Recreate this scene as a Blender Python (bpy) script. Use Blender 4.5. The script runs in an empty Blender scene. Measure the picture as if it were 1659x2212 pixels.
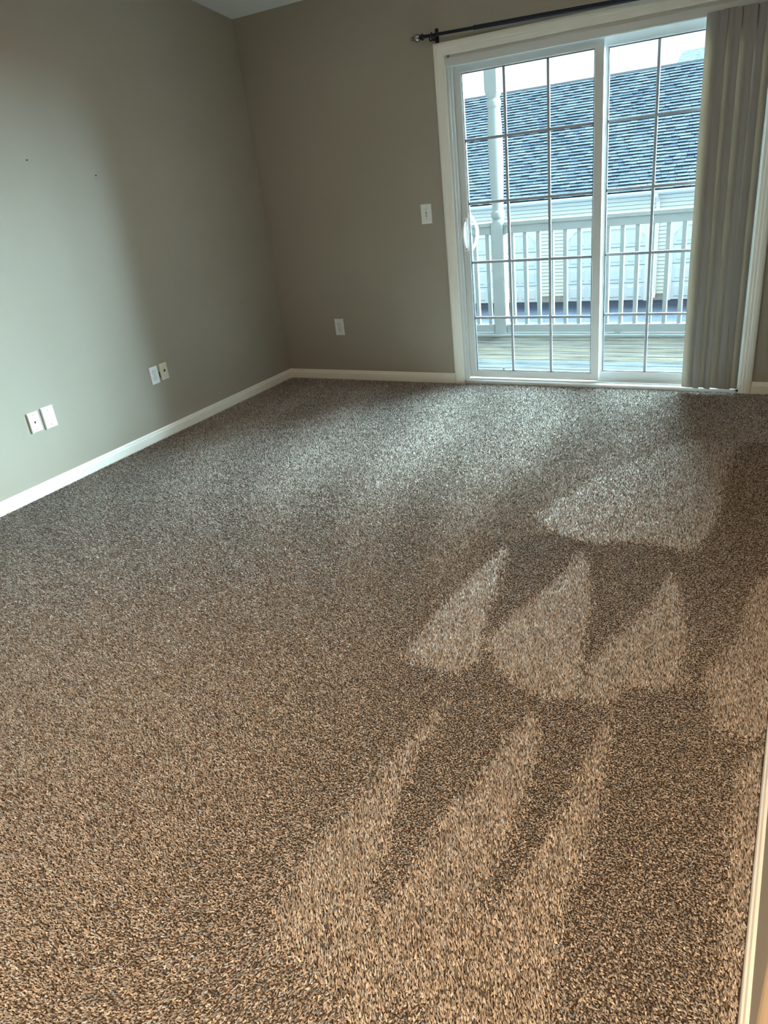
import bpy, bmesh, math, random
import numpy as np
from mathutils import Vector, Matrix

random.seed(7)
rng = np.random.default_rng(11)
scene = bpy.context.scene
col = scene.collection

# ------------------------------------------------------------------ camera
W_PX, H_PX, F_PX = 1659, 2212, 1541.99
cam_d = bpy.data.cameras.new('camera')
cam = bpy.data.objects.new('camera', cam_d)
col.objects.link(cam)
cam.location = (3.6781, -4.747, 1.4498)
cam.rotation_mode = 'XYZ'
cam.rotation_euler = (1.1297, 0.1092, 0.5021)
cam_d.sensor_fit = 'VERTICAL'
cam_d.sensor_height = 36.0
cam_d.sensor_width = 27.0
cam_d.lens = F_PX / H_PX * 36.0
cam_d.clip_start = 0.01
cam_d.clip_end = 300
scene.camera = cam

# ------------------------------------------------------------------ sky, sun, exposure
world = bpy.data.worlds.new('world')
scene.world = world
world.use_nodes = True
bg = world.node_tree.nodes['Background']
bg.inputs['Color'].default_value = (0.82, 0.97, 1.0, 1)
bg.inputs['Strength'].default_value = 0.60

sun_d = bpy.data.lights.new('sun', 'SUN')
sun_d.energy = 51.0
sun_d.color = (0.62, 0.91, 1.0)
sun_d.angle = math.radians(90)
sun = bpy.data.objects.new('sun', sun_d)
col.objects.link(sun)
SUN_AZ, SUN_EL = math.radians(34), math.radians(23)      # azimuth from +y towards +x
sd = Vector((math.sin(SUN_AZ) * math.cos(SUN_EL), math.cos(SUN_AZ) * math.cos(SUN_EL), math.sin(SUN_EL)))
sun.rotation_euler = sd.to_track_quat('Z', 'Y').to_euler()
sun.location = (6, 10, 9)

scene.view_settings.view_transform = 'Standard'
scene.view_settings.look = 'None'
scene.view_settings.gamma = 1.0
scene.view_settings.use_curve_mapping = False
scene.view_settings.exposure = 1.6

# ------------------------------------------------------------------ helpers
ORG = {}


def origin(o):
    return ORG.get(o.name, Vector((0, 0, 0))) if o else Vector((0, 0, 0))


def tag(o, label=None, cat=None, group=None, kind=None):
    if label: o['label'] = label
    if cat: o['category'] = cat
    if group: o['group'] = group
    if kind: o['kind'] = kind
    return o


def empty(name, loc):
    o = bpy.data.objects.new(name, None)
    o.empty_display_size = 0.05
    col.objects.link(o)
    o.location = loc
    ORG[o.name] = Vector(loc)
    return o


def link_bm(name, bm, m, parent=None, smooth=False):
    """World-space bmesh -> object whose origin is that of its parent."""
    og = origin(parent)
    if og.length:
        bmesh.ops.translate(bm, verts=bm.verts, vec=-og)
    bmesh.ops.recalc_face_normals(bm, faces=bm.faces)
    me = bpy.data.meshes.new(name)
    bm.to_mesh(me)
    bm.free()
    if smooth:
        me.polygons.foreach_set('use_smooth', [True] * len(me.polygons))
    if m: me.materials.append(m)
    o = bpy.data.objects.new(name, me)
    col.objects.link(o)
    if parent:
        o.parent = parent
        ORG[o.name] = og.copy()
    return o


def link_mesh(name, me, parent=None, loc=(0, 0, 0), rot=(0, 0, 0)):
    o = bpy.data.objects.new(name, me)
    col.objects.link(o)
    if parent: o.parent = parent
    o.location = loc
    o.rotation_euler = rot
    return o


def bm_box(bm, x0, x1, y0, y1, z0, z1):
    vs = [bm.verts.new(v) for v in ((x0, y0, z0), (x1, y0, z0), (x1, y1, z0), (x0, y1, z0),
                                    (x0, y0, z1), (x1, y0, z1), (x1, y1, z1), (x0, y1, z1))]
    for f in ((3, 2, 1, 0), (4, 5, 6, 7), (0, 1, 5, 4), (1, 2, 6, 5), (2, 3, 7, 6), (3, 0, 4, 7)):
        bm.faces.new([vs[i] for i in f])
    return vs


def box(name, x0, x1, y0, y1, z0, z1, m, parent=None, bev=0.0, seg=1):
    bm = bmesh.new()
    bm_box(bm, x0, x1, y0, y1, z0, z1)
    if bev:
        bmesh.ops.bevel(bm, geom=bm.edges[:], offset=bev, segments=seg, affect='EDGES', profile=0.5)
    return link_bm(name, bm, m, parent)


def extrude_loop(bm, loops, cap=True):
    """Skin a list of equal-length vertex loops."""
    rings = [[bm.verts.new(p) for p in lp] for lp in loops]
    n = len(rings[0])
    for a, b in zip(rings, rings[1:]):
        for i in range(n):
            bm.faces.new((a[i], a[(i + 1) % n], b[(i + 1) % n], b[i]))
    if cap:
        bm.faces.new(rings[0][::-1])
        bm.faces.new(rings[-1])
    return rings


def lathe_x(bm, prof, cx, cy, cz, n=20, slope=0.0):
    """prof: (x offset, radius) along the x axis."""
    loops = []
    for dx, r in prof:
        loops.append([(cx + dx, cy + r * math.cos(2 * math.pi * k / n), cz + slope * dx + r * math.sin(2 * math.pi * k / n)) for k in range(n)])
    extrude_loop(bm, loops)


def lathe_z(bm, prof, cx, cy, n=24):
    loops = []
    for z, r in prof:
        loops.append([(cx + r * math.cos(2 * math.pi * k / n), cy + r * math.sin(2 * math.pi * k / n), z) for k in range(n)])
    extrude_loop(bm, loops)


def tube(bm, pts, r, n=10):
    pts = [Vector(p) for p in pts]
    loops = []
    up = None
    for i, p in enumerate(pts):
        t = (pts[min(i + 1, len(pts) - 1)] - pts[max(i - 1, 0)]).normalized()
        if up is None:
            up = t.orthogonal().normalized()
        up = (up - t * up.dot(t)).normalized()
        s = t.cross(up)
        rr = r[i] if isinstance(r, (list, tuple)) else r
        loops.append([p + up * rr * math.cos(2 * math.pi * k / n) + s * rr * math.sin(2 * math.pi * k / n) for k in range(n)])
    extrude_loop(bm, loops)


# ------------------------------------------------------------------ materials
def new_mat(name):
    m = bpy.data.materials.new(name)
    m.use_nodes = True
    nt = m.node_tree
    return m, nt, nt.nodes['Principled BSDF']


def mat(name, c, rough=0.5, metal=0.0, var=0.0, vscale=8.0, bump=0.0, bscale=200.0, spec=0.5, stretch=None, c2=None):
    m, nt, b = new_mat(name)
    b.inputs['Base Color'].default_value = (*c, 1)
    b.inputs['Roughness'].default_value = rough
    b.inputs['Metallic'].default_value = metal
    b.inputs['Specular IOR Level'].default_value = spec
    tc = nt.nodes.new('ShaderNodeTexCoord')
    src = tc.outputs['Object']
    if stretch:
        mp = nt.nodes.new('ShaderNodeMapping')
        mp.inputs['Scale'].default_value = stretch
        nt.links.new(src, mp.inputs['Vector'])
        src = mp.outputs['Vector']
    if var or c2:
        n = nt.nodes.new('ShaderNodeTexNoise')
        n.inputs['Scale'].default_value = vscale
        n.inputs['Detail'].default_value = 4
        nt.links.new(src, n.inputs['Vector'])
        r = nt.nodes.new('ShaderNodeValToRGB')
        lo = tuple(v * (1 - var) for v in c)
        hi = c2 if c2 else tuple(min(1, v * (1 + var)) for v in c)
        r.color_ramp.elements[0].position = 0.3
        r.color_ramp.elements[1].position = 0.7
        r.color_ramp.elements[0].color = (*lo, 1)
        r.color_ramp.elements[1].color = (*hi, 1)
        nt.links.new(n.outputs['Fac'], r.inputs['Fac'])
        nt.links.new(r.outputs['Color'], b.inputs['Base Color'])
    if bump:
        n2 = nt.nodes.new('ShaderNodeTexNoise')
        n2.inputs['Scale'].default_value = bscale
        n2.inputs['Detail'].default_value = 3
        nt.links.new(src, n2.inputs['Vector'])
        bp = nt.nodes.new('ShaderNodeBump')
        bp.inputs['Strength'].default_value = bump
        bp.inputs['Distance'].default_value = 0.002
        nt.links.new(n2.outputs['Fac'], bp.inputs['Height'])
        nt.links.new(bp.outputs['Normal'], b.inputs['Normal'])
    return m


def attr_mat(name, rough=0.9, attr='tint', spec=0.2, sheen=0.0):
    m, nt, b = new_mat(name)
    a = nt.nodes.new('ShaderNodeAttribute')
    a.attribute_name = attr
    nt.links.new(a.outputs['Color'], b.inputs['Base Color'])
    b.inputs['Roughness'].default_value = rough
    b.inputs['Specular IOR Level'].default_value = spec
    b.inputs['Sheen Weight'].default_value = sheen
    return m


M = {}
M['wall'] = mat('taupe_paint', (0.395, 0.348, 0.285), rough=0.55, var=0.03, vscale=1.3, bump=0.12, bscale=160, spec=0.3)
M['ceiling'] = mat('ceiling_paint', (0.86, 0.85, 0.83), rough=0.9, bump=0.15, bscale=120)
M['trim'] = mat('white_trim_paint', (0.90, 0.87, 0.80), rough=0.35, var=0.02, vscale=5)
M['vinyl'] = mat('white_vinyl', (0.68, 0.68, 0.67), rough=0.35)
M['muntin'] = mat('grille_bar', (0.36, 0.38, 0.42), rough=0.4)
M['gasket'] = mat('dark_gasket', (0.02, 0.03, 0.05), rough=0.5)
M['plastic'] = mat('white_plastic', (0.85, 0.85, 0.84), rough=0.3)
M['beige_plastic'] = mat('almond_plastic', (0.72, 0.66, 0.49), rough=0.35)
M['dark'] = mat('dark_slot', (0.02, 0.02, 0.02), rough=0.6)
M['screw'] = mat('painted_screw', (0.45, 0.45, 0.43), rough=0.4, metal=0.4)
M['rod'] = mat('blackened_metal', (0.018, 0.022, 0.035), rough=0.35, metal=0.6)
M['pewter'] = mat('brushed_pewter', (0.34, 0.33, 0.34), rough=0.25, metal=1.0)
M['underlay'] = mat('carpet_backing', (0.050, 0.038, 0.030), rough=1.0, var=0.3, vscale=120, spec=0.1)
M['asphalt'] = mat('asphalt', (0.035, 0.050, 0.085), rough=0.95, var=0.25, vscale=3, bump=0.2, bscale=40)
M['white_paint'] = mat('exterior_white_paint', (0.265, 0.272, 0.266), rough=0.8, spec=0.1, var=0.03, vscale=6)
M['siding'] = mat('cream_vinyl_siding', (0.80, 0.83, 0.72), rough=0.6)
M['garage_white'] = mat('garage_trim_white', (0.90, 0.90, 0.90), rough=0.5)
M['garage_door'] = mat('pale_blue_garage_door', (0.76, 0.87, 0.90), rough=0.5, var=0.04, vscale=2)
M['concrete'] = mat('foundation_concrete', (0.40, 0.40, 0.37), rough=0.9, var=0.12, vscale=9)
M['ext_wall'] = mat('house_exterior', (0.045, 0.040, 0.038), rough=0.8)
M['pile'] = attr_mat('carpet_yarn', rough=0.95, spec=0.1, sheen=0.15)
M['shingle'] = attr_mat('asphalt_shingle', rough=1.0, spec=0.0)
M['felt'] = mat('roof_underlayment', (0.03, 0.035, 0.045), rough=0.95)
M['roof_far'] = mat('far_roof_shingle', (0.085, 0.105, 0.12), rough=1.0, var=0.35, vscale=5, spec=0.0)

# glass: clear with a mirror reflection by Fresnel
gm, nt, b = new_mat('window_glass')
nt.nodes.remove(b)
tr = nt.nodes.new('ShaderNodeBsdfTransparent')
tr.inputs['Color'].default_value = (0.975, 0.99, 0.99, 1)
gl = nt.nodes.new('ShaderNodeBsdfGlossy')
gl.inputs['Roughness'].default_value = 0.01
fr = nt.nodes.new('ShaderNodeFresnel')
fr.inputs['IOR'].default_value = 1.3
mx = nt.nodes.new('ShaderNodeMixShader')
nt.links.new(fr.outputs['Fac'], mx.inputs['Fac'])
nt.links.new(tr.outputs['BSDF'], mx.inputs[1])
nt.links.new(gl.outputs['BSDF'], mx.inputs[2])
nt.links.new(mx.outputs['Shader'], nt.nodes['Material Output'].inputs['Surface'])
M['glass'] = gm

# translucent PVC vane
bm_, nt, b = new_mat('blind_vinyl')
b.inputs['Base Color'].default_value = (0.36, 0.335, 0.315, 1)
b.inputs['Roughness'].default_value = 0.45
tl = nt.nodes.new('ShaderNodeBsdfTranslucent')
tl.inputs['Color'].default_value = (0.56, 0.47, 0.35, 1)
mx = nt.nodes.new('ShaderNodeMixShader')
mx.inputs['Fac'].default_value = 0.24
nt.links.new(b.outputs['BSDF'], mx.inputs[1])
nt.links.new(tl.outputs['BSDF'], mx.inputs[2])
nt.links.new(mx.outputs['Shader'], nt.nodes['Material Output'].inputs['Surface'])
M['vane'] = bm_

# weathered deck board: grain along x, tone by object
dm, nt, b = new_mat('weathered_deck_wood')
tc = nt.nodes.new('ShaderNodeTexCoord')
oi = nt.nodes.new('ShaderNodeObjectInfo')
mp = nt.nodes.new('ShaderNodeMapping')
mp.inputs['Scale'].default_value = (1.2, 30, 30)
ad = nt.nodes.new('ShaderNodeVectorMath'); ad.operation = 'MULTIPLY_ADD'
ad.inputs[1].default_value = (1, 1, 1)
nt.links.new(tc.outputs['Object'], ad.inputs[0])
cmb = nt.nodes.new('ShaderNodeCombineXYZ')
mr = nt.nodes.new('ShaderNodeMath'); mr.operation = 'MULTIPLY'; mr.inputs[1].default_value = 40
nt.links.new(oi.outputs['Random'], mr.inputs[0])
nt.links.new(mr.outputs[0], cmb.inputs[0])
nt.links.new(cmb.outputs[0], ad.inputs[2])
nt.links.new(ad.outputs[0], mp.inputs['Vector'])
nz = nt.nodes.new('ShaderNodeTexNoise'); nz.inputs['Scale'].default_value = 2.2; nz.inputs['Detail'].default_value = 6; nz.inputs['Distortion'].default_value = 0.4
nt.links.new(mp.outputs['Vector'], nz.inputs['Vector'])
rp = nt.nodes.new('ShaderNodeValToRGB')
rp.color_ramp.elements[0].position = 0.30; rp.color_ramp.elements[0].color = (0.013, 0.013, 0.015, 1)
rp.color_ramp.elements[1].position = 0.62; rp.color_ramp.elements[1].color = (0.088, 0.085, 0.078, 1)
e = rp.color_ramp.elements.new(0.45); e.color = (0.05, 0.05, 0.05, 1)
nt.links.new(nz.outputs['Fac'], rp.inputs['Fac'])
tn = nt.nodes.new('ShaderNodeValToRGB')
tn.color_ramp.elements[0].color = (0.72, 0.86, 1.0, 1)
tn.color_ramp.elements[1].color = (1.0, 0.82, 0.60, 1)
nt.links.new(oi.outputs['Random'], tn.inputs['Fac'])
mm = nt.nodes.new('ShaderNodeMix'); mm.data_type = 'RGBA'; mm.blend_type = 'MULTIPLY'; mm.inputs['Factor'].default_value = 1.0
nt.links.new(rp.outputs['Color'], mm.inputs['A']); nt.links.new(tn.outputs['Color'], mm.inputs['B'])
nt.links.new(mm.outputs['Result'], b.inputs['Base Color'])
b.inputs['Roughness'].default_value = 1.0
b.inputs['Specular IOR Level'].default_value = 0.0
M['deck'] = dm

# ------------------------------------------------------------------ room shell
OX0, OX1, OZ1 = 1.578, 3.396, 2.068        # door opening in the far wall
RX = 3.745                                  # right wall face
CZ, CS = 2.533, 0.18                        # ceiling height at the far wall, slope towards the camera


def struct(o):
    o['kind'] = 'structure'
    return o


struct(box('floor', -0.15, 6.65, -8.15, 0.155, -0.2, 0.0, M['underlay']))
struct(box('wall_left', -0.15, 0.0, -8.15, 0.16, -0.2, 4.6, M['wall']))
struct(box('wall_rear', 0.0, 6.65, -8.15, -8.0, 0.0, 4.6, M['wall']))
struct(box('wall_hall', 6.5, 6.65, -8.0, -4.0, 0.0, 4.6, M['wall']))
bm = bmesh.new()
bm_box(bm, RX, 6.65, -4.0, 0.0, 0.0, 4.6)
ed = [e for e in bm.edges if all(abs(v.co.x - RX) < 1e-4 and abs(v.co.y + 4.0) < 1e-4 for v in e.verts)]
bmesh.ops.bevel(bm, geom=ed, offset=0.018, segments=5, affect='EDGES', profile=0.5)
struct(link_bm('wall_right', bm, M['wall']))
# far wall with the door opening
bm = bmesh.new()
xs = [0.0, OX0, OX1, 6.65]
zs = [0.0, OZ1, 5.6]
quads = [(i, j) for i in range(3) for j in range(2) if not (i == 1 and j == 0)]
for yy in (0.0, 0.16):
    for i, j in quads:
        bm.faces.new([bm.verts.new((x, yy, z)) for x, z in ((xs[i], zs[j]), (xs[i + 1], zs[j]), (xs[i + 1], zs[j + 1]), (xs[i], zs[j + 1]))])
for a, c in (((0, 0), (0, 5.6)), ((0, 5.6), (6.65, 5.6)), ((6.65, 5.6), (6.65, 0)), ((6.65, 0), (OX1, 0)), ((OX1, 0), (OX1, OZ1)), ((OX1, OZ1), (OX0, OZ1)), ((OX0, OZ1), (OX0, 0)), ((OX0, 0), (0, 0))):
    bm.faces.new([bm.verts.new(v) for v in ((a[0], 0, a[1]), (c[0], 0, c[1]), (c[0], 0.16, c[1]), (a[0], 0.16, a[1]))])
bmesh.ops.remove_doubles(bm, verts=bm.verts, dist=1e-4)
wf = struct(link_bm('wall_far', bm, M['wall']))
wf.data.materials.append(M['ext_wall'])
for p in wf.data.polygons:
    if p.center.y > 0.159: p.material_index = 1
# sloped ceiling
bm = bmesh.new()
prof = [(0.0, CZ), (-6.0, CZ + CS * 6), (-8.0, CZ + CS * 6), (-8.0, CZ + CS * 6 + 0.2), (-6.0, CZ + CS * 6 + 0.2), (0.0, CZ + 0.2)]
extrude_loop(bm, [[(x, y, z) for y, z in prof] for x in (0.0, 6.5)])
struct(link_bm('ceiling', bm, M['ceiling']))
# the rest of the house front around the deck
struct(box('wall_exterior', -6.0, -0.15, 0.0, 0.16, -3.2, 5.6, M['ext_wall']))
struct(box('wall_exterior_foundation', -0.15, 6.65, 0.0, 0.155, -3.2, -0.2, M['ext_wall']))

# baseboards
BB = [(0, 0.0), (0.014, 0.0), (0.014, 0.052), (0.0125, 0.058), (0.009, 0.062), (0.009, 0.068), (0.006, 0.0765), (0, 0.0765)]


def baseboard(name, fn, a, c):
    bm = bmesh.new()
    extrude_loop(bm, [[fn(d, t, z) for d, z in BB] for t in (a, c)])
    o = struct(link_bm(name, bm, M['trim']))
    return o


baseboard('baseboard_left', lambda d, t, z: (d, t, z), -8.0, -0.014)
baseboard('baseboard_far_left', lambda d, t, z: (t, -d, z), 0.0, 1.504)
baseboard('baseboard_far_right', lambda d, t, z: (t, -d, z), 3.466, RX)
baseboard('baseboard_right', lambda d, t, z: (RX - d, t, z), -3.985, -0.014)

# door casing: moulded profile (distance from the opening, projection)
CAS = [(0.0, 0.0), (0.0, 0.009), (0.004, 0.011), (0.018, 0.0115), (0.022, 0.0135), (0.036, 0.0145), (0.041, 0.017), (0.058, 0.0185), (0.067, 0.016), (0.072, 0.009), (0.072, 0.0)]
tr1 = struct(empty('trim_1', ((OX0 + OX1) / 2, 0, 0)))
def cas_piece(name, fa, fb):
    bm = bmesh.new()
    extrude_loop(bm, [[fa(w, d) for w, d in CAS], [fb(w, d) for w, d in CAS]])
    link_bm(name, bm, M['trim'], tr1)
cas_piece('side_casing', lambda w, d: (OX0 - w, -d, 0), lambda w, d: (OX0 - w, -d, OZ1 + w))
cas_piece('side_casing', lambda w, d: (OX1 + w, -d, 0), lambda w, d: (OX1 + w, -d, OZ1 + w))
cas_piece('head_casing', lambda w, d: (OX0 - w, -d, OZ1 + w), lambda w, d: (OX1 + w, -d, OZ1 + w))

# ------------------------------------------------------------------ sliding patio door
GZ0, GZ1 = 0.0885, 1.965
door = struct(empty('door_1', ((OX0 + OX1) / 2, 0.08, 0.0)))
# frame: jambs, head, sill with track
def L_prof(name, loops):
    bm = bmesh.new(); extrude_loop(bm, loops); return link_bm(name, bm, M['vinyl'], door)
jp = [(0, 0.0), (0.016, 0.0), (0.016, 0.018), (0.030, 0.018), (0.030, 0.045), (0.014, 0.045), (0.014, 0.085), (0.030, 0.085), (0.030, 0.095), (0.014, 0.095), (0.014, 0.150), (0, 0.150)]
L_prof('frame_jamb', [[(OX0 + a, y, z) for a, y in jp] for z in (0.012, OZ1)])
L_prof('frame_jamb', [[(OX1 - a, y, z) for a, y in jp] for z in (0.012, OZ1)])
L_prof('frame_head', [[(x, y, OZ1 - a) for a, y in jp] for x in (OX0 + 0.03, OX1 - 0.03)])
sp = [(0.0, 0.0), (0.024, 0.0), (0.026, 0.004), (0.026, 0.036), (0.032, 0.040), (0.032, 0.046), (0.016, 0.046), (0.016, 0.098), (0.030, 0.098), (0.030, 0.104), (0.012, 0.104), (0.010, 0.155), (-0.05, 0.155), (-0.05, 0.15), (0.0, 0.15)]
L_prof('sill', [[(x, y, a) for a, y in sp] for x in (OX0, OX1)])


def panel(name, x0, x1, gx0, gx1, z0, z1, yc, th, zbot=None):
    """Frame of four bevelled members as one part, panes and grille bars below it."""
    bm = bmesh.new()
    y0, y1 = yc - th / 2, yc + th / 2
    # picture-frame with mitred corners and a small inner bevel
    outer = [(x0, z0), (x1, z0), (x1, z1), (x0, z1)]
    inner = [(gx0 - 0.006, GZ0 - 0.006), (gx1 + 0.006, GZ0 - 0.006), (gx1 + 0.006, GZ1 + 0.006), (gx0 - 0.006, GZ1 + 0.006)]
    inn2 = [(gx0, GZ0), (gx1, GZ0), (gx1, GZ1), (gx0, GZ1)]
    ys = [(outer, y0), (inner, y0), (inn2, y0 + 0.006), (inn2, y1 - 0.006), (inner, y1), (outer, y1)]
    rings = [[bm.verts.new((x, y, z)) for x, z in lp] for lp, y in ys]
    rings.append(rings[0])
    for a, c in zip(rings, rings[1:]):
        for i in range(4):
            bm.faces.new((a[i], a[(i + 1) % 4], c[(i + 1) % 4], c[i]))
    pf = link_bm(name, bm, M['vinyl'], door)
    # dark glazing gasket round the glass
    bm = bmesh.new()
    g = 0.004
    for a in ((gx0, gx0 + g, GZ0, GZ1), (gx1 - g, gx1, GZ0, GZ1), (gx0 + g, gx1 - g, GZ0, GZ0 + g), (gx0 + g, gx1 - g, GZ1 - g, GZ1)):
        bm_box(bm, a[0], a[1], yc - 0.008, yc + 0.008, a[2], a[3])
    link_bm('gasket', bm, M['gasket'], pf)
    xs = np.linspace(gx0, gx1, 4)
    zs = np.linspace(GZ0, GZ1, 6)
    hb = 0.0085
    for i in range(1, 3):
        box('vertical_muntin', xs[i] - hb, xs[i] + hb, yc - 0.0055, yc + 0.0055, GZ0 + g, GZ1 - g, M['muntin'], pf, 0.0025)
    for j in range(1, 5):
        box('horizontal_muntin', gx0 + g, gx1 - g, yc - 0.005, yc + 0.005, zs[j] - hb, zs[j] + hb, M['muntin'], pf, 0.0025)
    pme = None
    for i in range(3):
        for j in range(5):
            e = 0.004
            box('pane', xs[i] + e, xs[i + 1] - e, yc - 0.002, yc + 0.002, zs[j] + e, zs[j + 1] - e, M['glass'], pf)
    return pf


slide = panel('sliding_panel', 1.598, 2.534, 1.6573, 2.4795, 0.040, 2.028, 0.066, 0.038)
fixed = panel('fixed_panel', 2.500, 3.384, 2.545, 3.366, 0.026, 2.030, 0.122, 0.038)
# handle set on the lock stile: escutcheon, D pull, screws; outside pull seen through the glass
hx = 1.634
hz0, hz1 = 0.915, 1.135
bm = bmesh.new()
bm_box(bm, hx - 0.018, hx + 0.016, 0.034, 0.048, hz0, hz1)
bmesh.ops.bevel(bm, geom=bm.edges[:], offset=0.006, segments=3, affect='EDGES')
hp = link_bm('handle_plate', bm, M['plastic'], slide)
bm = bmesh.new()
pts = []
for k in range(13):
    t = k / 12
    a = math.pi * t
    pts.append((hx, 0.036 - 0.040 * math.sin(a) ** 0.7, hz0 + 0.03 + (hz1 - hz0 - 0.06) * t))
tube(bm, pts, [0.009] * 13, 10)
link_bm('pull_handle', bm, M['plastic'], slide, True)
for z in (hz0 + 0.016, hz1 - 0.016):
    bm = bmesh.new()
    bmesh.ops.create_cone(bm, cap_ends=True, segments=10, radius1=0.004, radius2=0.004, depth=0.003, matrix=Matrix.Translation((hx, 0.0335, z)) @ Matrix.Rotation(math.pi / 2, 4, 'X'))
    link_bm('screw', bm, M['screw'], slide)
bm = bmesh.new()
pts = []
for k in range(15):
    t = k / 14
    a = math.pi * t
    pts.append((hx + 0.012 + 0.036 * math.sin(a) ** 0.8, 0.094 + 0.035 * math.sin(a), hz0 - 0.005 + (hz1 - hz0 + 0.02) * t))
tube(bm, pts, [0.006 + 0.005 * math.sin(math.pi * k / 14) for k in range(15)], 10)
link_bm('outside_pull', bm, M['screw'], slide, True)
box('manufacturer_sticker', 1.852, 1.868, 0.0625, 0.0637, 0.0945, 0.108, M['plastic'], slide)
for k in range(2):
    box('sticker_print', 1.8545 + k * 0.006, 1.8585 + k * 0.006, 0.0619, 0.0625, 0.098, 0.1055, M['dark'], slide)
# screen door pull outside the fixed panel, just showing at the blind's edge
bm = bmesh.new()
tube(bm, [(3.155, 0.150, 0.965), (3.14, 0.158, 0.975), (3.134, 0.160, 1.0), (3.134, 0.160, 1.02), (3.14, 0.158, 1.045), (3.155, 0.150, 1.055)], 0.006, 8)
link_bm('screen_door_pull', bm, M['plastic'], fixed, True)

# ------------------------------------------------------------------ vertical blind, stacked to the right
blind = empty('vertical_blind', ((OX0 + OX1) / 2, 0.0, 2.0))
tag(blind, 'taupe vertical blind stacked open at the right side of the patio door', 'blind')
bm = bmesh.new()
vp = [(-0.010, 2.003), (-0.014, 2.007), (-0.014, 2.047), (-0.010, 2.0535), (0.030, 2.0535), (0.030, 2.048), (-0.007, 2.048), (-0.009, 2.044), (-0.009, 2.008), (-0.004, 2.003)]
extrude_loop(bm, [[(x, y, z) for y, z in vp] for x in (OX0 + 0.002, OX1 - 0.002)])
link_bm('valance', bm, M['vinyl'], blind)
box('head_rail', OX0 + 0.02, OX1 - 0.005, -0.006, 0.028, 2.018, 2.046, M['vinyl'], blind, 0.003)
# one curved vane
def vane_mesh(w, curve, h):
    bm = bmesh.new()
    n = 8
    t = 0.0012
    front, back = [], []
    for k in range(n + 1):
        u = (k / n - 0.5) * w
        c = curve * (1 - (2 * k / n - 1) ** 2)
        front.append((u, -c - t / 2)); back.append((u, -c + t / 2))
    loop = front + back[::-1]
    extrude_loop(bm, [[(x, y, z) for x, y in loop] for z in (0.0, h)])
    bmesh.ops.recalc_face_normals(bm, faces=bm.faces)
    me = bpy.data.meshes.new('vane')
    bm.to_mesh(me); bm.free()
    me.materials.append(M['vane'])
    return me
VH = 1.985
vme = [vane_mesh(0.078, 0.011, VH), vane_mesh(0.078, 0.014, VH)]
NV = 8
for k in range(NV):
    x = 3.108 + k * (3.350 - 3.108) / (NV - 1)
    ang = math.radians([3, 38, 14, 46, 20, 44, 26, 12][k])
    o = link_mesh('vane', vme[k % 2], blind, (x - (OX0 + OX1) / 2, -0.014 + (0.0015 if k % 2 else 0), 0.036 - 2.0 + random.uniform(-0.004, 0.004)), (0, 0, -ang))
    box('carrier_clip', x - 0.005, x + 0.005, -0.0055, 0.004, 2.010, 2.0185, M['plastic'], blind)

# ------------------------------------------------------------------ curtain rod
RY = -0.065
def rz(x): return 2.1775 - 0.029 * (x - 1.55)
rod = empty('curtain_rod', (1.55, 0, rz(1.55)))
tag(rod, 'dark metal curtain rod with a ball finial above the patio door', 'curtain rod')
bm = bmesh.new(); lathe_x(bm, [(0, 0.0095), (0.40, 0.0095)], 1.48, RY, rz(1.48), 16, -0.029)
link_bm('inner_tube', bm, M['rod'], rod, False)
bm = bmesh.new(); lathe_x(bm, [(0, 0.0095), (0.0015, 0.0125), (1.90, 0.0125)], 1.80, RY, rz(1.80), 16, -0.029)
link_bm('outer_tube', bm, M['rod'], rod, False)
def finial(xc, s):
    bm = bmesh.new()
    prof = [(0.006, 0.0095), (0.0, 0.0105), (-0.008, 0.0105), (-0.010, 0.017), (-0.016, 0.0185), (-0.021, 0.016), (-0.022, 0.0085), (-0.030, 0.0085)]
    lathe_x(bm, [(s * a, r) for a, r in prof], xc, RY, rz(xc), 18)
    link_bm('finial_collar', bm, M['rod'], rod, True)
    bm = bmesh.new()
    prof = [(-0.028, 0.009), (-0.030, 0.0175), (-0.033, 0.0185), (-0.035, 0.016)]
    prof += [(-0.053 + 0.0225 * math.cos(a), 0.0225 * math.sin(a)) for a in np.linspace(math.radians(45), math.radians(152), 9)]
    prof += [(-0.0745, 0.0085), (-0.077, 0.0085)]
    prof += [(-0.084 + 0.0125 * math.cos(a), 0.0125 * math.sin(a)) for a in np.linspace(math.radians(50), math.radians(176), 6)]
    lathe_x(bm, [(s * a, max(r, 0.0008)) for a, r in prof], xc, RY, rz(xc), 20)
    link_bm('finial_ball', bm, M['pewter'], rod, True)
finial(1.482, 1)
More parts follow.
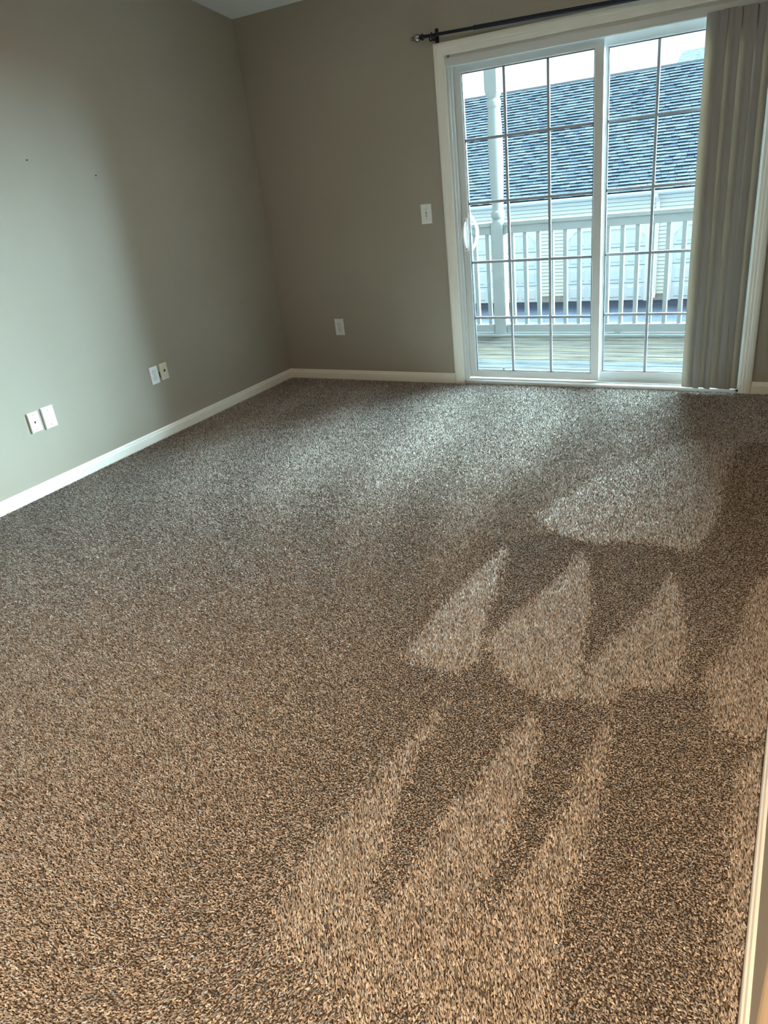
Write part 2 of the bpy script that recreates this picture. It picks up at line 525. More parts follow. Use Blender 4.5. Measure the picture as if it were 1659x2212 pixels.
def bracket(bx):
    bm = bmesh.new()
    z = rz(bx)
    # wall plate with rounded ends
    loop = [(-0.011, -0.046), (-0.006, -0.052), (0.006, -0.052), (0.011, -0.046), (0.011, 0.034), (0.006, 0.040), (-0.006, 0.040), (-0.011, 0.034)]
    extrude_loop(bm, [[(bx + a, y, z + c) for a, c in loop] for y in (0.0, -0.006)])
    link_bm('bracket_plate', bm, M['rod'], rod)
    bm = bmesh.new()
    tube(bm, [(bx, -0.004, z - 0.018), (bx, -0.03, z - 0.020), (bx, -0.052, z - 0.026), (bx, -0.066, z - 0.024), (bx, -0.080, z - 0.014), (bx, -0.083, z), (bx, -0.080, z + 0.012)], 0.0055, 8)
    link_bm('bracket_cradle', bm, M['rod'], rod, True)
    bm = bmesh.new()
    pts = [(bx - 0.004, -0.010, z + 0.024)]
    for k in range(12):
        a = math.radians(200 - k * 28)
        r = 0.022 - k * 0.0011
        pts.append((bx - 0.026 + r * math.cos(a) * -0.9, -0.030, z - 0.012 + r * math.sin(a)))
    tube(bm, pts[1:], 0.0042, 8)
    link_bm('bracket_scroll', bm, M['rod'], rod, True)
bracket(1.536)
bracket(3.50)

# ------------------------------------------------------------------ wall plates
def plate(name, label, cat, base, right, normal, w, h, m, proj=0.0065):
    """base = plate centre on the wall; returns the Empty and a placing function."""
    base, right, normal = Vector(base), Vector(right), Vector(normal)
    up = Vector((0, 0, 1))
    root = empty(name, base)
    tag(root, label, cat)
    def P(u, v, d): return base + right * u + up * v + normal * d
    bm = bmesh.new()
    a, b2 = w / 2, h / 2
    s = 0.004
    loops = [[P(x, z, d) for x, z in ((-p, -q), (p, -q), (p, q), (-p, q))] for p, q, d in ((a, b2, 0.0), (a, b2, proj * 0.45), (a - s * 0.4, b2 - s * 0.4, proj * 0.8), (a - s, b2 - s, proj))]
    extrude_loop(bm, loops)
    link_bm('cover_plate', bm, m, root)
    return root, P


def disc(root, name, P, u, v, d0, d1, r, m, n=14, sx=1.0, cut=0.0):
    bm = bmesh.new()
    ring = []
    for k in range(n):
        a = 2 * math.pi * k / n
        ring.append((u + r * sx * math.cos(a), v + (max(-r + cut, min(r - cut, r * math.sin(a))))))
    extrude_loop(bm, [[P(x, z, d) for x, z in ring] for d in (d0, d1)])
    return link_bm(name, bm, m, root)


def slab(root, name, P, u, v, w, h, d0, d1, m):
    bm = bmesh.new()
    extrude_loop(bm, [[P(x, z, d) for x, z in ((u - w / 2, v - h / 2), (u + w / 2, v - h / 2), (u + w / 2, v + h / 2), (u - w / 2, v + h / 2))] for d in (d0, d1)])
    return link_bm(name, bm, m, root)


def receptacles(root, P, s=1.0):
    for v in (-0.0195 * s, 0.0195 * s):
        r = disc(root, 'receptacle', P, 0, v, 0.006, 0.0085, 0.0168 * s, M['plastic'], 20, 1.0, 0.003 * s)
        disc(root, 'receptacle_rim', P, 0, v, 0.006, 0.0068, 0.0182 * s, M['screw'], 20, 1.0, 0.003 * s)
        slab(r, 'slot', P, -0.0063 * s, v + 0.005 * s, 0.0026 * s, 0.0085 * s, 0.0083, 0.0090, M['dark'])
        slab(r, 'slot', P, 0.0063 * s, v + 0.005 * s, 0.0026 * s, 0.0075 * s, 0.0083, 0.0090, M['dark'])
        disc(r, 'ground_hole', P, 0, v - 0.0075 * s, 0.0083, 0.0090, 0.0027 * s, M['dark'], 8)
    disc(root, 'screw', P, 0, 0, 0.006, 0.0075, 0.003, M['screw'], 8)


root, P = plate('wall_outlet', 'white duplex outlet on the far wall between corner and patio door', 'outlet', (0.5455, 0, 0.4175), (1, 0, 0), (0, -1, 0), 0.080, 0.126, M['plastic'])
receptacles(root, P)
root, P = plate('wall_outlet', 'white duplex outlet on the left wall beside the almond plate', 'outlet', (0, -1.4575, 0.424), (0, 1, 0), (1, 0, 0), 0.072, 0.114, M['plastic'])
receptacles(root, P)
root, P = plate('light_switch', 'white single toggle switch plate left of the patio door', 'light switch', (1.3715, 0, 1.179), (1, 0, 0), (0, -1, 0), 0.080, 0.126, M['plastic'])
slab(root, 'toggle_slot', P, 0, 0, 0.0105, 0.026, 0.006, 0.0072, M['screw'])
bm = bmesh.new()
extrude_loop(bm, [[P(x, z, d) for x, z in ((-0.0045, z0), (0.0045, z0), (0.0045, z1), (-0.0045, z1))] for d, z0, z1 in ((0.006, -0.010, 0.004), (0.018, -0.011, -0.003))])
link_bm('toggle', bm, M['plastic'], root)
for v in (0.030, -0.030):
    disc(root, 'screw', P, 0, v, 0.006, 0.0078, 0.0032, M['screw'], 10)
for v in (0.0115, -0.0145):
    slab(root, 'toggle_gap', P, 0, v, 0.006, 0.005, 0.0070, 0.0076, M['dark'])
root, P = plate('cable_plate', 'almond wall plate with a dark jack on the left wall', 'wall plate', (0, -1.3715, 0.4285), (0, 1, 0), (1, 0, 0), 0.070, 0.113, M['beige_plastic'], 0.009)
slab(root, 'jack', P, 0.002, 0.004, 0.014, 0.011, 0.008, 0.0105, M['dark'])
slab(root, 'jack_notch', P, 0.006, 0.0115, 0.006, 0.006, 0.008, 0.0105, M['dark'])
bm = bmesh.new()
extrude_loop(bm, [[P(x, z, d) for x, z in ((-0.0425, -0.032), (-0.034, -0.034), (-0.034, 0.008), (-0.0425, 0.006))] for d in (0.0006, 0.002)])
link_bm('box_gap', bm, M['dark'], root)
root, P = plate('phone_plate', 'white phone jack plate at the left edge of the left wall', 'wall plate', (0, -2.388, 0.4165), (0, 1, 0), (1, 0, 0), 0.071, 0.114, M['plastic'], 0.009)
slab(root, 'jack', P, 0.0, 0.001, 0.011, 0.009, 0.008, 0.0098, M['dark'])
slab(root, 'jack_notch', P, 0.0, -0.0055, 0.005, 0.005, 0.008, 0.0098, M['dark'])
for v in (0.0415, -0.0415):
    disc(root, 'screw', P, 0, v, 0.0085, 0.0102, 0.0032, M['screw'], 10)
root, P = plate('blank_plate', 'blank white plate with two screws beside the phone jack plate', 'wall plate', (0, -2.2915, 0.4145), (0, 1, 0), (1, 0, 0), 0.080, 0.125, M['plastic'], 0.009)
for v in (0.0415, -0.0415):
    disc(root, 'screw', P, 0, v, 0.0085, 0.0102, 0.0032, M['screw'], 10)
for (y, z), lb in (((-1.953, 1.727), 'tiny dark nail in the left wall, nearer the photo edge'), ((-1.524, 1.63), 'tiny dark nail in the left wall, nearer the corner')):
    bm = bmesh.new()
    bmesh.ops.create_cone(bm, cap_ends=True, segments=8, radius1=0.0012, radius2=0.0042, depth=0.010, matrix=Matrix.Translation((0.005, y, z)) @ Matrix.Rotation(math.pi / 2, 4, 'Y'))
    tag(link_bm('nail', bm, M['dark']), lb, 'nail')

# ------------------------------------------------------------------ carpet: real leaning tufts
M_CAM = Matrix.LocRotScale(cam.location, cam.rotation_euler.to_quaternion(), None)
def floor_pt(u, v):
    d = M_CAM.to_3x3() @ Vector(((u - W_PX / 2) / F_PX, -(v - H_PX / 2) / F_PX, -1))
    t = -cam.location.z / d.z
    p = cam.location + d * t
    return (p.x, p.y)
# vacuum marks, surveyed on the photograph and laid out on the floor
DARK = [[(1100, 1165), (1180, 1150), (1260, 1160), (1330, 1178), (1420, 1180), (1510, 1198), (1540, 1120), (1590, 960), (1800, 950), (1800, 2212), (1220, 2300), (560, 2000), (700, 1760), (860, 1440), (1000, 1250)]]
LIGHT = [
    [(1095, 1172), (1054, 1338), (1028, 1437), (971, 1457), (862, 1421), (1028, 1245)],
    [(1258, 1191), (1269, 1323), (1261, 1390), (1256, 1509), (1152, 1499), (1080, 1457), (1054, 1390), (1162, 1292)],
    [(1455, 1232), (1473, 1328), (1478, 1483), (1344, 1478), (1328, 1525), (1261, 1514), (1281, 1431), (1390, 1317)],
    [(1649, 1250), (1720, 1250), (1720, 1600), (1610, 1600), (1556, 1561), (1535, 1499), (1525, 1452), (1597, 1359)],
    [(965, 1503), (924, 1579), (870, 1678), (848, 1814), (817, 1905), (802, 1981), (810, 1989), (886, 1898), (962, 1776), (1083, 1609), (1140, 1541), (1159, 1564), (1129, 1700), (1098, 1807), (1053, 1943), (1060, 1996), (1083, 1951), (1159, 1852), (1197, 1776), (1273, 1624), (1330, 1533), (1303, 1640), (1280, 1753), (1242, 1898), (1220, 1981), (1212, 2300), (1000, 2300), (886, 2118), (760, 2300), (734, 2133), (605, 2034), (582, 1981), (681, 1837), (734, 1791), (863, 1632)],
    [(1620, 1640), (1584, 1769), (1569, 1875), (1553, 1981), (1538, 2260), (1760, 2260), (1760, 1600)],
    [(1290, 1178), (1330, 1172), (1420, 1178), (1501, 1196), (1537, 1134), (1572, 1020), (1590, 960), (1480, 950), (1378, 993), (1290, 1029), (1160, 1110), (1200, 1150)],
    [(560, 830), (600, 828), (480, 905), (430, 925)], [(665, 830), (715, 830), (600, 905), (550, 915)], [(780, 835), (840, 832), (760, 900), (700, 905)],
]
def inside(poly, X, Y):
    n = len(poly)
    r = np.zeros(X.shape, bool)
    j = n - 1
    for i in range(n):
        xi, yi = poly[i]; xj, yj = poly[j]
        c = ((yi > Y) != (yj > Y)) & (X < (xj - xi) * (Y - yi) / (yj - yi + 1e-12) + xi)
        r ^= c
        j = i
    return r


def grid(x0, x1, y0, y1, s):
    nx, ny = int((x1 - x0) / s), int((y1 - y0) / s)
    gx, gy = np.meshgrid(np.arange(nx) + 0.5, np.arange(ny) + 0.5)
    X = x0 + (gx.ravel() + rng.uniform(-0.45, 0.45, gx.size)) * s
    Y = y0 + (gy.ravel() + rng.uniform(-0.45, 0.45, gx.size)) * s
    return X, Y, np.full(X.shape, s)


parts = [grid(0.016, 3.729, a, c, q) for a, c, q in ((-0.7, 0.0, 0.0060), (-1.2, -0.7, 0.0057), (-1.7, -1.2, 0.0054), (-2.1, -1.7, 0.0051), (-2.5, -2.1, 0.0048), (-4.62, -2.5, 0.0045))]
X = np.concatenate([q[0] for q in parts]); Y = np.concatenate([q[1] for q in parts]); S = np.concatenate([q[2] for q in parts])
# keep clear of the baseboard on the far wall (the opening stays carpeted up to the sill)
keep = ~((Y > -0.016) & ((X < 1.58) | (X > 3.39))) & (Y < -0.001)
X, Y, S = X[keep], Y[keep], S[keep]
N = len(X)
# lean field
wx = X + 0.010 * np.sin(7 * Y + 3 * X) + rng.normal(0, 0.013, N)
wy = Y + 0.010 * np.sin(6 * X - 2 * Y) + rng.normal(0, 0.015, N)
V = np.full(N, 0.18) + 0.24 * np.clip((wy + 2.6) / 1.2, 0, 1) + 0.20 * np.clip((-2.9 - wy) / 0.8, 0, 1) * np.clip((3.0 - wx) / 0.6, 0, 1)
# broad fan-shaped passes in the far half of the room
ang = np.arctan2(wx - 3.3, wy + 5.2)
V += 0.075 * np.sin(ang * 46 + 1.5 * np.sin(wy * 2.1)) * np.clip((wy + 3.4) / 1.0, 0.25, 1)
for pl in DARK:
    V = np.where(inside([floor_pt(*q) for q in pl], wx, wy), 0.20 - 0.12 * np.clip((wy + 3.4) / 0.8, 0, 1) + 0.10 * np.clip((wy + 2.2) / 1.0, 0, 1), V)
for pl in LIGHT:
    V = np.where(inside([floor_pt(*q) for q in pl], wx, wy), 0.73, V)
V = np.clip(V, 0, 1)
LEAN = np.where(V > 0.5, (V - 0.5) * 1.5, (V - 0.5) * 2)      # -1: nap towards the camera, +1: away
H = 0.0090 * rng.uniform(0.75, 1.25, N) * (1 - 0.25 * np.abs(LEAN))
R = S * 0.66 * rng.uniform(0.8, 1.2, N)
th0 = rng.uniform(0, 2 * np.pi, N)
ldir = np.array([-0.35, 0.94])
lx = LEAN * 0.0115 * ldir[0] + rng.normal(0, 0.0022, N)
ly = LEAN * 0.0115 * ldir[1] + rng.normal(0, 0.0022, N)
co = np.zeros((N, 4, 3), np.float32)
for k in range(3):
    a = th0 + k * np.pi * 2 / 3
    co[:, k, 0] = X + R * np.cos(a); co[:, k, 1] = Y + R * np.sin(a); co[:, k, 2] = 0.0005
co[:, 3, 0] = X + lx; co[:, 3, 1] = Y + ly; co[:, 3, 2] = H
co[:, :, 0] = np.clip(co[:, :, 0], 0.0145, 3.7305)
co[:, :, 1] = np.minimum(co[:, :, 1], -0.0006)
idx = (np.arange(N) * 4)[:, None, None]
tri = np.array([[0, 1, 3], [1, 2, 3], [2, 0, 3]])[None]
F = (idx + tri).reshape(-1, 3).astype(np.int32)
me = bpy.data.meshes.new('carpet')
me.vertices.add(N * 4)
me.vertices.foreach_set('co', co.ravel())
nf = len(F)
me.loops.add(nf * 3)
me.loops.foreach_set('vertex_index', F.ravel())
me.polygons.add(nf)
me.polygons.foreach_set('loop_start', np.arange(0, nf * 3, 3, dtype=np.int32))
me.polygons.foreach_set('use_smooth', np.repeat(rng.random(N) < 0.30, 3))      # some yarn ends bloom round, others stay sheared flat
# heathered yarn: three browns
yarn = np.array([[0.41, 0.375, 0.34], [0.27, 0.242, 0.215], [0.115, 0.098, 0.083], [0.58, 0.535, 0.495]])
pick = rng.choice(4, N, p=[0.36, 0.34, 0.18, 0.12])
tint = yarn[pick] * rng.uniform(0.88, 1.18, (N, 1))
tint = np.concatenate([tint, np.ones((N, 1))], 1).astype(np.float32)
at = me.attributes.new('tint', 'FLOAT_COLOR', 'POINT')
at.data.foreach_set('color', np.repeat(tint, 4, axis=0).ravel())
me.update()
me.materials.append(M['pile'])
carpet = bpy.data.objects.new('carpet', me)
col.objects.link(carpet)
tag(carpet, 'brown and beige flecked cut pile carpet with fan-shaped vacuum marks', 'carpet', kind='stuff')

# ------------------------------------------------------------------ warm pendant behind the camera, added fill light over the carpet
def opal(name, c, e):
    g, nt, b = new_mat(name)
    b.inputs['Base Color'].default_value = (0.9, 0.85, 0.75, 1)
    b.inputs['Emission Color'].default_value = (*c, 1)
    b.inputs['Emission Strength'].default_value = e
    return g


def pendant_lamp(x, y, z, zc, power, c, label):
    """Cord, cap and an open shade over a warm bulb."""
    root = empty('pendant_lamp', (x, y, z))
    tag(root, label, 'pendant lamp')
    bm = bmesh.new(); lathe_z(bm, [(zc, 0.06), (zc - 0.02, 0.06), (zc - 0.03, 0.01)], x, y, 24)
    link_bm('ceiling_cap', bm, M['pewter'], root)
    bm = bmesh.new(); lathe_z(bm, [(zc - 0.02, 0.004), (z + 0.18, 0.004)], x, y, 8)
    link_bm('cord', bm, M['dark'], root)
    bm = bmesh.new(); lathe_z(bm, [(z + 0.19, 0.015), (z + 0.17, 0.035), (z + 0.13, 0.035)], x, y, 20)
    link_bm('socket', bm, M['pewter'], root)
    bm = bmesh.new()
    n = 28
    rings = []
    for zz, r in ((z + 0.15, 0.04), (z + 0.10, 0.10), (z + 0.02, 0.15), (z + 0.018, 0.146), (z + 0.097, 0.096), (z + 0.147, 0.036)):
        rings.append([(x + r * math.cos(2 * math.pi * k / n), y + r * math.sin(2 * math.pi * k / n), zz) for k in range(n)])
    extrude_loop(bm, rings, cap=False)
    link_bm('shade', bm, opal('frosted_glass_shade', (1.0, 0.7, 0.4), 1.5), root, True)
    ld = bpy.data.lights.new('bulb', 'SPOT')
    ld.spot_size = math.radians(160)
    ld.spot_blend = 0.4
    ld.energy = power
    ld.color = c
    ld.shadow_soft_size = 0.05
    lo = bpy.data.objects.new('bulb', ld)
    col.objects.link(lo)
    lo.parent = root
    lo.location = (0, 0, -0.03)


def fill_light(x, y, power, c, label):  # unseen fixture, added as overhead fill to brighten the middle of the floor
    zc = CZ - CS * y
    z = zc - 0.06
    root = empty('fill_light', (x, y, zc))
    tag(root, label, 'fill light')
    bm = bmesh.new(); lathe_z(bm, [(zc + 0.03, 0.17), (z, 0.20), (z - 0.015, 0.20), (z - 0.02, 0.19)], x, y, 32)
    link_bm('canopy', bm, M['pewter'], root)
    bm = bmesh.new(); lathe_z(bm, [(z - 0.02, 0.185), (z - 0.04, 0.17), (z - 0.055, 0.12), (z - 0.06, 0.002)], x, y, 32)
    link_bm('diffuser', bm, opal('fill_diffuser', c, 3.0), root, True)
    ld = bpy.data.lights.new('fill_lamp', 'AREA')
    ld.shape = 'DISK'
    ld.size = 0.34
    ld.energy = power
    ld.color = c
    lo = bpy.data.objects.new('fill_lamp', ld)
    col.objects.link(lo)
    lo.parent = root
    lo.location = (0, 0, z - 0.065 - zc)


pendant_lamp(3.45, -5.45, 1.50, CZ + CS * 5.45, 112, (1.0, 0.66, 0.38), 'warm pendant lamp hanging behind the camera')
fill_light(1.9, -2.7, 6, (1.0, 0.80, 0.58), 'unseen round fill light added above the middle of the carpet')

# ------------------------------------------------------------------ deck
DZ = -0.115
deck = struct(empty('deck', (1.5, 1.1, DZ)))
bme = None
bm = bmesh.new(); bm_box(bm, -5.0, 5.0, -0.067, 0.067, -0.030, 0.0)
bmesh.ops.bevel(bm, geom=[e for e in bm.edges if abs(e.verts[0].co.z) < 1e-5 and abs(e.verts[1].co.z) < 1e-5], offset=0.004, segments=1, affect='EDGES')
bmesh.ops.recalc_face_normals(bm, faces=bm.faces)
bme = bpy.data.meshes.new('deck_board'); bm.to_mesh(bme); bm.free(); bme.materials.append(M['deck'])
yb = 0.235
while yb < 1.97:
    link_mesh('deck_board', bme, deck, (0, yb - 1.1, 0))
    yb += 0.1395
for x in np.arange(-3.0, 6.2, 0.61):
    box('joist', x - 0.019, x + 0.019, 0.17, 2.06, DZ - 0.22, DZ - 0.031, M['deck'], deck)
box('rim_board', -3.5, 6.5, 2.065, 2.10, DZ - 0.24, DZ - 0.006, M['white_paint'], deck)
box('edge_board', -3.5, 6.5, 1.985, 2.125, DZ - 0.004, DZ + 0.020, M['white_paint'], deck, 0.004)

RYL = 2.075
PX = 1.099
posts_x = [PX - 2.47, PX, PX + 2.47]
bm = bmesh.new(); bm_box(bm, -0.018, 0.018, -0.018, 0.018, -0.012, 0.834)
bmesh.ops.bevel(bm, geom=[e for e in bm.edges if abs(e.verts[0].co.z - e.verts[1].co.z) > 0.5], offset=0.004, segments=1, affect='EDGES')
bmesh.ops.recalc_face_normals(bm, faces=bm.faces)
balm = bpy.data.meshes.new('baluster'); bm.to_mesh(balm); bm.free(); balm.materials.append(M['white_paint'])
for (a, c), bxs, blk, lb in (
        ((posts_x[0] + 0.068, PX - 0.068), [0.984 - 0.1262 * k for k in range(18)], -0.2, 'white baluster railing section left of the turned porch post'),
        ((PX + 0.068, posts_x[2] - 0.068), [1.2308 + 0.1262 * k for k in range(18)], 2.222, 'white baluster railing section between porch post and blind')):
    rail = empty('deck_railing', ((a + c) / 2, RYL, DZ + 0.02))
    tag(rail, lb, 'railing', 'deck railing sections')
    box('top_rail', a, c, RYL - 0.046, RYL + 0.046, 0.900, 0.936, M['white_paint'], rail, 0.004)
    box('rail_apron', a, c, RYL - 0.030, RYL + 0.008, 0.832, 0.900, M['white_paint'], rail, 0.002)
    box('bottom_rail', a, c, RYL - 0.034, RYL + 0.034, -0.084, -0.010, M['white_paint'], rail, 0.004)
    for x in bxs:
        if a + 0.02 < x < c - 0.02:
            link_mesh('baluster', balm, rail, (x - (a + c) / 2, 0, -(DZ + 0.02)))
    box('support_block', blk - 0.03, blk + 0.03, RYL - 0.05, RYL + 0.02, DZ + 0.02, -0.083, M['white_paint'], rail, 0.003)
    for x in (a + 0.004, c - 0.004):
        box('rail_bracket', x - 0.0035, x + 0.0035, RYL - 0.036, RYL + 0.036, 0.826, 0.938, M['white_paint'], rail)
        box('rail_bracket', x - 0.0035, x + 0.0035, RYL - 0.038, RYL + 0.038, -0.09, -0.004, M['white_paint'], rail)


def porch_post(x, label):
    root = empty('porch_post', (x, RYL, DZ + 0.02))
    tag(root, label, 'post', 'turned porch posts on the deck')
    h = 0.060
    # square blocks blending into the turning
    def sq_ring(z, hw, rnd, n=32):
        out = []
        for k in range(n):
            a = 2 * math.pi * (k + 0.5) / n
            c, s = math.cos(a), math.sin(a)
            q = hw / max(abs(c), abs(s))
            r = q * (1 - rnd) + hw * rnd
            r = min(r, hw * 1.36)
            out.append((x + r * c, RYL + r * s, z))
        return out
    bm = bmesh.new()
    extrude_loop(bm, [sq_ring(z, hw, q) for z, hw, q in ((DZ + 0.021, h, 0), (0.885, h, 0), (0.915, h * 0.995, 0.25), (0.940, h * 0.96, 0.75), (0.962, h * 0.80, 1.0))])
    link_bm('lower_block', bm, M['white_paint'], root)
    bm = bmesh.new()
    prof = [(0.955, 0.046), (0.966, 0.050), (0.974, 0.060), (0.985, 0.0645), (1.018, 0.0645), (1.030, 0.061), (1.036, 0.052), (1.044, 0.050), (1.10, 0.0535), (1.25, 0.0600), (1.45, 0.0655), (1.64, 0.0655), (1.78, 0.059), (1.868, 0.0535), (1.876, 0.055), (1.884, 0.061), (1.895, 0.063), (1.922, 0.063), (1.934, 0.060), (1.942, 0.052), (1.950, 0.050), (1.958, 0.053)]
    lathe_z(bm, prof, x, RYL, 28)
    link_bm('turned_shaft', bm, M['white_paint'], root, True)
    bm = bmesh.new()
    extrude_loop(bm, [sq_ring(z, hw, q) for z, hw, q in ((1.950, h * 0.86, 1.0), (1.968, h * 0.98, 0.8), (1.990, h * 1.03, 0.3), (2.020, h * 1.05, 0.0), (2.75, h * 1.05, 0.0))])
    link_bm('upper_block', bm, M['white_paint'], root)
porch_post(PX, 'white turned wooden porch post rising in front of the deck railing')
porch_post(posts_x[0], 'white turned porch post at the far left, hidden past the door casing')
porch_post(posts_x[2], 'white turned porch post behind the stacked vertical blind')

# ------------------------------------------------------------------ garage row across the drive
GY, GZ = 20.0, -3.12
struct(box('ground', -40, 40, 0.16, 90, GZ - 0.3, GZ, M['asphalt']))
gar = empty('garage_building', (-3.0, GY, GZ))
tag(gar, 'long cream garage row with a blue-grey shingle roof across the drive', 'building')
GX0, GX1 = -17.0, 9.4
doors = [(-13.6, -11.14), (-10.1, -7.64), (-6.82, -4.36), (-3.29, -0.83), (-0.01, 2.45), (3.35, 5.81)]
DT = -0.905
box('wall_core', GX0, GX1, GY + 0.06, GY + 9.0, GZ, 0.12, M['concrete'], gar)
EX = 0.112
# siding over the doors, board by board
def siding_mesh(w):
    bm = bmesh.new()
    prof = [(0.055, 0.0), (-0.016, 0.0), (-0.016, 0.006), (0.012, EX - 0.014), (0.055, EX - 0.014)]
    extrude_loop(bm, [[(x, y, z) for y, z in prof] for x in (0, w)])
    bmesh.ops.recalc_face_normals(bm, faces=bm.faces)
    m_ = bpy.data.meshes.new('siding_board'); bm.to_mesh(m_); bm.free(); m_.materials.append(M['siding'])
    return m_
sm = siding_mesh(GX1 - GX0)
z = DT + 0.12
while z < 0.10:
    link_mesh('siding_board', sm, gar, (GX0 + 3.0, 0, z - GZ))
    z += EX
edges = [GX0] + [v for d in doors for v in d] + [GX1]
for a, c in zip(edges[0::2], edges[1::2]):
    x0, x1 = a + 0.10, c - 0.10
    sm = siding_mesh(x1 - x0)
    n = int((DT + 0.12 - (GZ + 0.14)) / EX)
    for k in range(n):
        link_mesh('siding_board', sm, gar, (x0 + 3.0, 0, DT + 0.12 - (k + 1) * EX - GZ))
    box('foundation', x0 - 0.02, x1 + 0.02, GY + 0.01, GY + 0.07, GZ, DT + 0.12 - n * EX, M['concrete'], gar)
for a, c in doors:
    box('door_trim', a - 0.10, a, GY - 0.035, GY + 0.08, GZ, DT + 0.12, M['garage_white'], gar)
    box('door_trim', c, c + 0.10, GY - 0.035, GY + 0.08, GZ, DT + 0.12, M['garage_white'], gar)
    box('door_header', a, c, GY - 0.035, GY + 0.08, DT, DT + 0.12, M['garage_white'], gar)
    for s_, x in ((1, a), (-1, c)):
        bm = bmesh.new()
        extrude_loop(bm, [[(x, y, DT), (x + s_ * 0.27, y, DT), (x, y, DT - 0.24)] for y in (GY - 0.03, GY + 0.05)])
        link_bm('corner_brace', bm, M['garage_white'], gar)
    # sectional door: four sections, each with raised panels
    hsec = (DT - GZ) / 4
    for k in range(4):
        z0 = GZ + k * hsec
        sec = box('door_section', a, c, GY + 0.02, GY + 0.055, z0 + 0.011, z0 + hsec - 0.011, M['garage_door'], gar, 0.006)
        for i in range(4):
            wv = (c - a) / 4
            xa, xb = a + i * wv + 0.07, a + (i + 1) * wv - 0.07
            bm = bmesh.new()
            extrude_loop(bm, [[(x, y, zz) for x, zz in ((xa + q, z0 + 0.10 + q), (xb - q, z0 + 0.10 + q), (xb - q, z0 + hsec - 0.10 - q), (xa + q, z0 + hsec - 0.10 - q))] for y, q in ((GY + 0.021, 0.0), (GY - 0.012, 0.03))])
            link_bm('raised_panel', bm, M['garage_door'], sec)
# soffit, gutter, downspouts
EZ = 0.145
bm = bmesh.new()
gp = [(GY - 0.36, EZ - 0.075), (GY - 0.30, EZ - 0.09), (GY - 0.26, EZ - 0.09), (GY - 0.26, EZ + 0.005), (GY - 0.275, EZ + 0.005), (GY - 0.275, EZ - 0.075), (GY - 0.30, EZ - 0.078), (GY - 0.345, EZ - 0.06), (GY - 0.365, EZ - 0.02), (GY - 0.365, EZ + 0.01), (GY - 0.385, EZ + 0.01), (GY - 0.385, EZ - 0.03)]
extrude_loop(bm, [[(x, y, zz) for y, zz in gp] for x in (GX0 - 0.3, GX1 + 0.3)])
link_bm('gutter', bm, M['garage_white'], gar)
box('fascia', GX0 - 0.3, GX1 + 0.3, GY - 0.26, GY - 0.235, EZ - 0.10, EZ + 0.04, M['garage_white'], gar)
box('soffit', GX0 - 0.3, GX1 + 0.3, GY - 0.235, GY + 0.06, EZ - 0.10, EZ - 0.085, M['garage_white'], gar)
for x in (-0.53, -7.2, 6.2):
    bm = bmesh.new()
    loops = []
    for cx, cy, cz in ((x, GY - 0.31, EZ - 0.05), (x, GY - 0.31, EZ - 0.17), (x + 0.03, GY - 0.08, EZ - 0.33), (x + 0.03, GY - 0.08, GZ + 0.25), (x + 0.03, GY - 0.20, GZ + 0.12)):
        loops.append([(cx + a, cy + c, cz) for a, c in ((-0.05, -0.035), (0.05, -0.035), (0.05, 0.035), (-0.05, 0.035))])
    extrude_loop(bm, loops)
    link_bm('downspout', bm, M['garage_white'], gar)
# roof
RYD, RZD = 24.6, 3.70
ey, ez = GY - 0.33, EZ + 0.03
sl = math.hypot(RYD - ey, RZD - ez)
pit = math.atan2(RZD - ez, RYD - ey)
bm = bmesh.new()
extrude_loop(bm, [[(x, ey + 0.02, ez - 0.02), (x, RYD, RZD - 0.015), (x, 2 * RYD - ey, ez - 0.02), (x, RYD, RZD - 0.20), ] for x in (GX0 - 0.3, GX1 + 0.3)])
roof = link_bm('roof_deck', bm, M['felt'], gar)
CE = 0.155
ncourse = int(sl / CE)
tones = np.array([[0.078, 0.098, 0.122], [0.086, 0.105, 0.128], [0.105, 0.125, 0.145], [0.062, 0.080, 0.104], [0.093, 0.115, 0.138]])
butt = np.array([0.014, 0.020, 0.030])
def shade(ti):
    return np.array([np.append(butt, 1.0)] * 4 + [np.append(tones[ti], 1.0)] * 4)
def shingle_verts(w, thick):
    return np.array([(0, 0, 0.0), (w, 0, 0.0), (w, CE * 1.02, 0.0), (0, CE * 1.02, 0.0),
                     (0.006, 0, thick), (w - 0.006, 0, thick), (w, CE * 1.02, 0.004), (0, CE * 1.02, 0.004)], float)
SF = [(4, 5, 6, 7), (0, 1, 5, 4), (1, 2, 6, 5), (3, 0, 4, 7)]
rotm = np.array(Matrix.Rotation(pit, 3, 'X'))
widths = [0.17, 0.22, 0.27, 0.33, 0.40]
variants = {}
for wi, w in enumerate(widths):
    for ti in range(5):
        for th in range(2):
            v = shingle_verts(w, (0.030, 0.042)[th])
            v = v @ rotm.T
            m_ = bpy.data.meshes.new('shingle')
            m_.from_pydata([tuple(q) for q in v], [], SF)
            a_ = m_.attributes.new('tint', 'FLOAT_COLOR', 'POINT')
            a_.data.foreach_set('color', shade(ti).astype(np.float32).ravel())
            m_.materials.append(M['shingle'])
            variants[(wi, ti, th)] = (m_, v)
shing = []
for r in range(ncourse):
    x = GX0 - 0.3 - random.uniform(0, 0.3)
    s0 = r * CE
    y0 = ey + s0 * math.cos(pit); z0 = ez + s0 * math.sin(pit)
    th = random.randint(0, 1)
    while x < GX1 + 0.3:
        wi = random.randint(0, 4)
        th = 1 - th if random.random() < 0.75 else th
        ti = random.randint(0, 4)
        shing.append((x, y0, z0, wi, ti, th))
        x += widths[wi] + 0.004
cam_l = cam.location
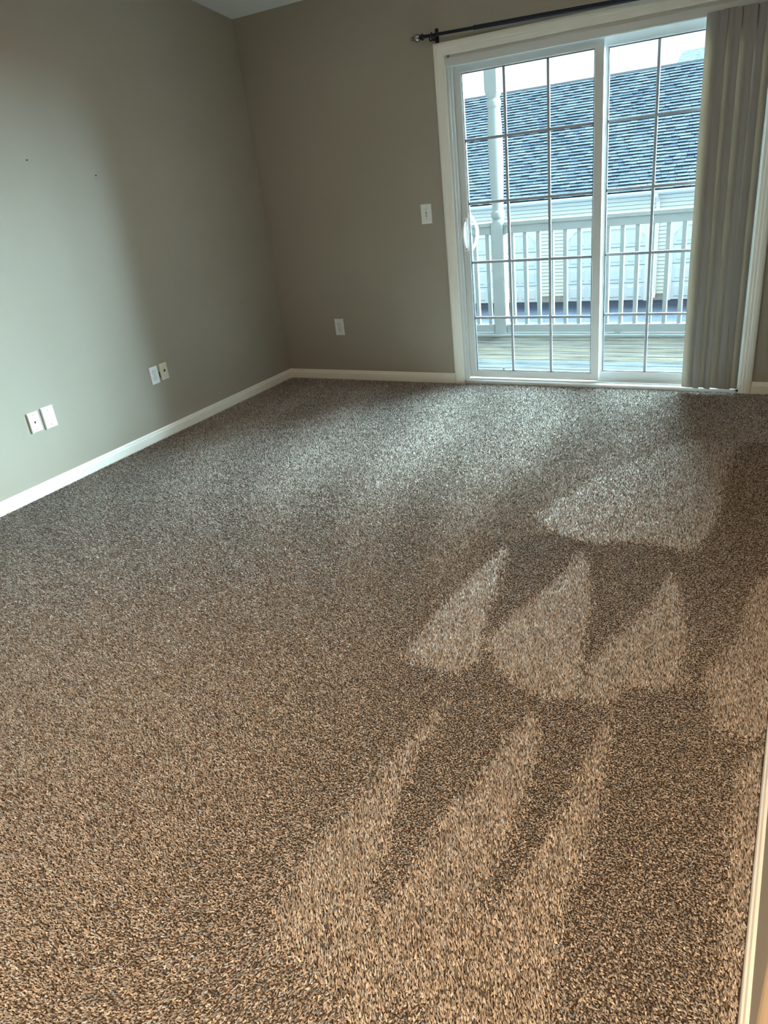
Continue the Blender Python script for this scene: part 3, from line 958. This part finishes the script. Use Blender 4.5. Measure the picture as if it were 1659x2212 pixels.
# the roof strip seen through the door; its nearest shingles become single parts
seen = [q for q in shing if -8.6 < q[0] < 1.3]
seen.sort(key=lambda q: (q[0] - cam_l.x) ** 2 + (q[1] - cam_l.y) ** 2)
single = set(id(q) for q in seen[:300])
av, af, ac = [], [], []
for q in shing:
    x, y0, z0, wi, ti, th = q
    m_, v = variants[(wi, ti, th)]
    if id(q) in single:
        link_mesh('shingle', m_, gar, (x + 3.0, y0 - GY, z0 - GZ))
    else:
        n0 = len(av)
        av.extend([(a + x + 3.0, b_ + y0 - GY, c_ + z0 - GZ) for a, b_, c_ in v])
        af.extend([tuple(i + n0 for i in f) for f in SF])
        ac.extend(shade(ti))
m_ = bpy.data.meshes.new('shingle_field')
m_.from_pydata(av, [], af)
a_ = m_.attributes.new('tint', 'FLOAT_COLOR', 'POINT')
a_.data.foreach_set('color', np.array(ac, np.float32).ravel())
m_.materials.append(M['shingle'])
o = link_mesh('shingle_field', m_, gar)
o['kind'] = 'stuff'
bm = bmesh.new()
extrude_loop(bm, [[(x, RYD - 0.14, RZD - 0.09), (x, RYD, RZD + 0.045), (x, RYD + 0.14, RZD - 0.09)] for x in (GX0 - 0.3, GX1 + 0.3)])
link_bm('ridge_cap', bm, M['felt'], gar)
for x in (-5.45, -5.30):
    bm = bmesh.new(); lathe_z(bm, [(RZD - 0.2, 0.03), (RZD + 0.13, 0.03)], x, RYD + 0.5, 10)
    link_bm('vent_pipe', bm, M['siding'], gar)

# far gabled roof showing over the ridge
fb = empty('far_building', (3.0, 45, GZ))
tag(fb, 'distant house with a grey gable roof above the garage ridge', 'building')
box('wall_block', -3.6, 14, 40.3, 52.0, GZ, 3.6, M['siding'], fb)
bm = bmesh.new()
extrude_loop(bm, [[(x, 39.5, 3.55), (x, 45.0, 5.88), (x, 51.5, 3.1), (x, 51.5, 2.9), (x, 45.0, 5.66), (x, 39.5, 3.35)] for x in (-3.87, 15)])
link_bm('gable_roof', bm, M['roof_far'], fb)
for dx in (0.3, 0.55, 0.75):
    bm = bmesh.new(); lathe_z(bm, [(5.6, 0.05), (6.12 - dx * 0.15, 0.05), (6.13 - dx * 0.15, 0.03)], -3.0 + dx * 1.4, 45.3, 8)
    link_bm('roof_vent', bm, M['roof_far'], fb)
